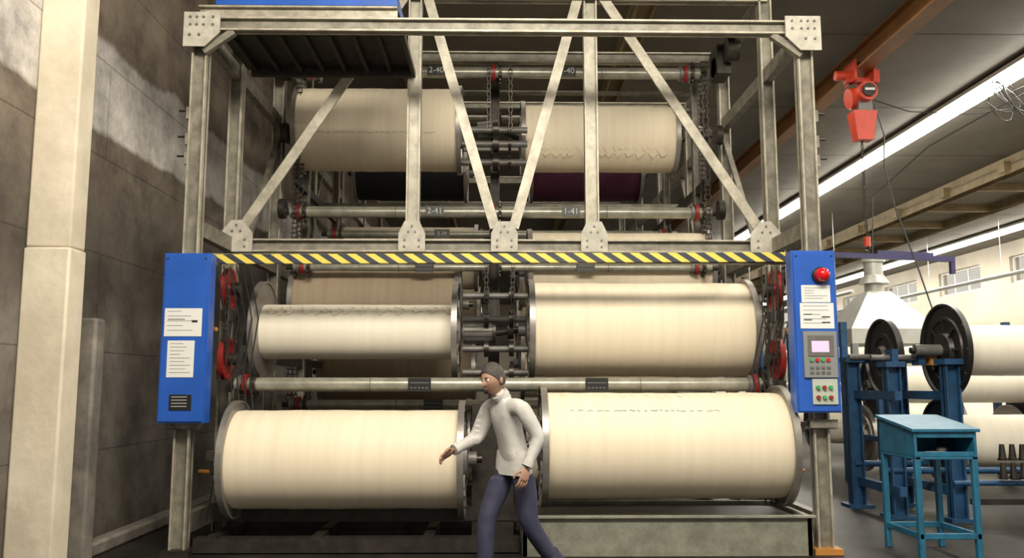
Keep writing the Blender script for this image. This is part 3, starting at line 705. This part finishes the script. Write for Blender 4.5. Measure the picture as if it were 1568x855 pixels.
    for q in'LR':
        w=J['wr'+q]; hd,nrm,sd=[Vector(t) for t in hand[q]]
        d=hd.normalized(); nrm=(nrm-d*nrm.dot(d)).normalized(); sx=d.cross(nrm)
        sd=sx if sx.dot(sd)>0 else -sx
        R=Matrix((sd,d,nrm)).transposed()
        s.sphere(w+d*.045,.05,'skin',20,(.82,1.15,.34),R); s.sphere(w+d*.07,.045,'skin',16,(.95,.75,.32),R)
        for off,ln in((.030,.075),(.010,.085),(-.010,.078),(-.029,.060)):
            p=w+d*.075+sd*off; ch=[(p,.0095)]; dv=(d+sd*off*2.5).normalized(); cur=.25
            for j,f_ in enumerate((.42,.32,.26)):
                dd=(dv*math.cos(cur)-nrm*math.sin(cur)); 
                if j==0: p=p+d*.015
                p=p+dd*ln*f_; ch.append((p,.0092-.0009*j)); cur+=.38
            chains.append((ch,[(i,i+1) for i in range(3)]))
        p=w+d*.025+sd*.030; p2=p+(sd*.75+d*.55-nrm*.2).normalized()*.038; p3=p2+(sd*.35+d*.9-nrm*.3).normalized()*.032; p4=p3+(sd*.05+d*.95-nrm*.4).normalized()*.025
        chains.append(([(p,.014),(p2,.012),(p3,.0105),(p4,.009)],[(0,1),(1,2),(2,3)]))
    V,F=skin_mesh(chains,1); s.addgeo(V,F,'skin')
    fw=Vector(headdir).normalized(); up=Vector(headup); up=(up-fw*up.dot(fw)).normalized(); rt=fw.cross(up)
    R=Matrix((rt,fw,up)).transposed(); hc=J['head']+up*.085+fw*.012
    n=48;h=32;vs=[];fs=[];
    def hp(a,t):
        x=math.sin(a)*math.cos(t);y=math.sin(a)*math.sin(t);z=math.cos(a)
        sx=.077;sy=.097;sz=.118
        if z<-.1: f=1-.42*((-z-.1)/.9)**1.2; sx*=f; sy*=(1-.12*(-z))
        v=Vector((x*sx,y*sy,z*sz))
        if y>0: 
            g=lambda cx,cz,wx,wz: math.exp(-((v.x-cx)/wx)**2-((v.z-cz)/wz)**2)
            v.y+=.026*g(0,-.022,.012,.016)+.012*g(0,.0,.009,.02)+.007*g(0,-.062,.022,.009)-.004*g(0,-.052,.03,.004)+.010*g(0,-.095,.022,.014)
            v.y-=.009*(g(.03,.008,.014,.010)+g(-.03,.008,.014,.010)); v.y+=.004*(g(.03,.026,.02,.007)+g(-.03,.026,.02,.007))
        return v
    for i in range(h+1):
        for k in range(n): vs.append(hc+R@hp(math.pi*(i+.001)/(h+.002),2*math.pi*k/n))
    for i in range(h):
        for k in range(n): j=(k+1)%n; fs.append((i*n+k,(i+1)*n+k,(i+1)*n+j,i*n+j))
    s.addgeo(vs,fs,'skin')
    for sg in(-1,1):
        s.sphere(hc+R@Vector((sg*.03,.080,.008)),.0125,'eyew',14); s.sphere(hc+R@Vector((sg*.03,.089,.007)),.0056,'shoe',10)
        s.box(hc+R@Vector((sg*.031,.094,.028)),(.03,.006,.005),'hair',R)
        s.sphere(hc+R@Vector((sg*.078,-.008,-.008)),.03,'skin',14,(.28,.62,1.0),R); s.sphere(hc+R@Vector((sg*.084,-.004,-.006)),.018,'skin',10,(.3,.6,1.0),R)
    s.sphere(hc+R@Vector((0,.092,-.056)),.020,'lips',12,(1,.25,.18),R)
    vs=[];fs=[];n=48;h=16
    for i in range(h+1):
        for k in range(n):
            t=2*math.pi*k/n; front=max(0,math.sin(t)); lim=math.pi*(.64-.32*front**.6)
            a=lim*i/h+.001; v=hp(a,t); v=Vector((v.x*1.10,v.y*1.09-.003,v.z*1.09+.003)); v*=1+.014*math.sin(k*5)*math.sin(i*2); vs.append(hc+R@v)
    for i in range(h):
        for k in range(n): j=(k+1)%n; fs.append((i*n+k,(i+1)*n+k,(i+1)*n+j,i*n+j))
    s.addgeo(vs,fs,'hair')
    o=s.done(); o.location=loc; o.rotation_euler=(0,0,rotz); o.scale=(scale,)*3
    return o
# walking past the machine, turned three-quarters toward the camera, mid-stride
human('factory_worker',dict(pelvis=(0,0,.93),belly=(0,-.03,1.07),chest=(0,-.07,1.22),neck=(0,-.125,1.42),head=(0,-.165,1.465),
  shL=(-.19,-.10,1.35),elL=(-.25,-.20,1.09),wrL=(-.21,-.42,1.01),shR=(.19,-.07,1.35),elR=(.26,.05,1.11),wrR=(.25,-.06,.90),
  hipL=(-.09,-.01,.875),knL=(-.10,-.19,.50),anL=(-.10,-.20,.09),toeL=(-.10,-.36,.045),hipR=(.09,.02,.875),knR=(.10,.06,.47),anR=(.10,.31,.15),toeR=(.10,.19,.045)),
  dict(L=((.05,-.85,-.4),(-.75,-.3,.5),(.3,-.3,.8)),R=((0,-.25,-.95),(1,0,0),(0,-1,0))),
  (.20,-1,-.22),(.0,-.25,1),(.10,5.28,0),math.radians(-58),1.06/KS)

# ------------------------------------------------------------------ lights
def area(loc,rot,sx,sy,e,col=(1,.925,.77)):
    l=bpy.data.lights.new('added_area','AREA'); l.shape='RECTANGLE'; l.size=sx; l.size_y=sy; l.energy=e*KS*KS; l.color=col
    o=bpy.data.objects.new('added_area_light',l); o.location=loc; o.rotation_euler=rot; S.collection.objects.link(o)
area((.5,1.6,5.1),(math.radians(46),0,0),4.5,1.0,520)  # added light aimed at the machine, standing in for daylight behind the camera
area((3.5,8,5.3),(0,0,0),.6,8,120)  # added fill light beside the creel, no fitting there
area((6.9,14,5.3),(0,0,0),.5,16,520)
area((13,22,5.3),(0,0,0),.5,20,1100)
area((0,12,5.35),(0,0,0),2,6,45)  # added fill light over the creel interior, no fitting there
w=bpy.data.worlds.new('World'); S.world=w; w.use_nodes=True
bg=w.node_tree.nodes['Background']; bg.inputs[0].default_value=(1,.94,.82,1); bg.inputs[1].default_value=.66
cam=bpy.data.cameras.new('camera'); cam.lens=30.02; cam.sensor_width=36; co=bpy.data.objects.new('camera',cam); S.collection.objects.link(co)
co.location=(0,0,1.2); co.rotation_euler=(math.radians(97.05),0,math.radians(-.92)); S.camera=co
# to metres
for o in S.objects:
    if o.parent is None:
        o.location=o.location*KS
        if o.type!='CAMERA': o.scale=o.scale*KS
S.view_settings.view_transform='Standard'
S.view_settings.exposure=0
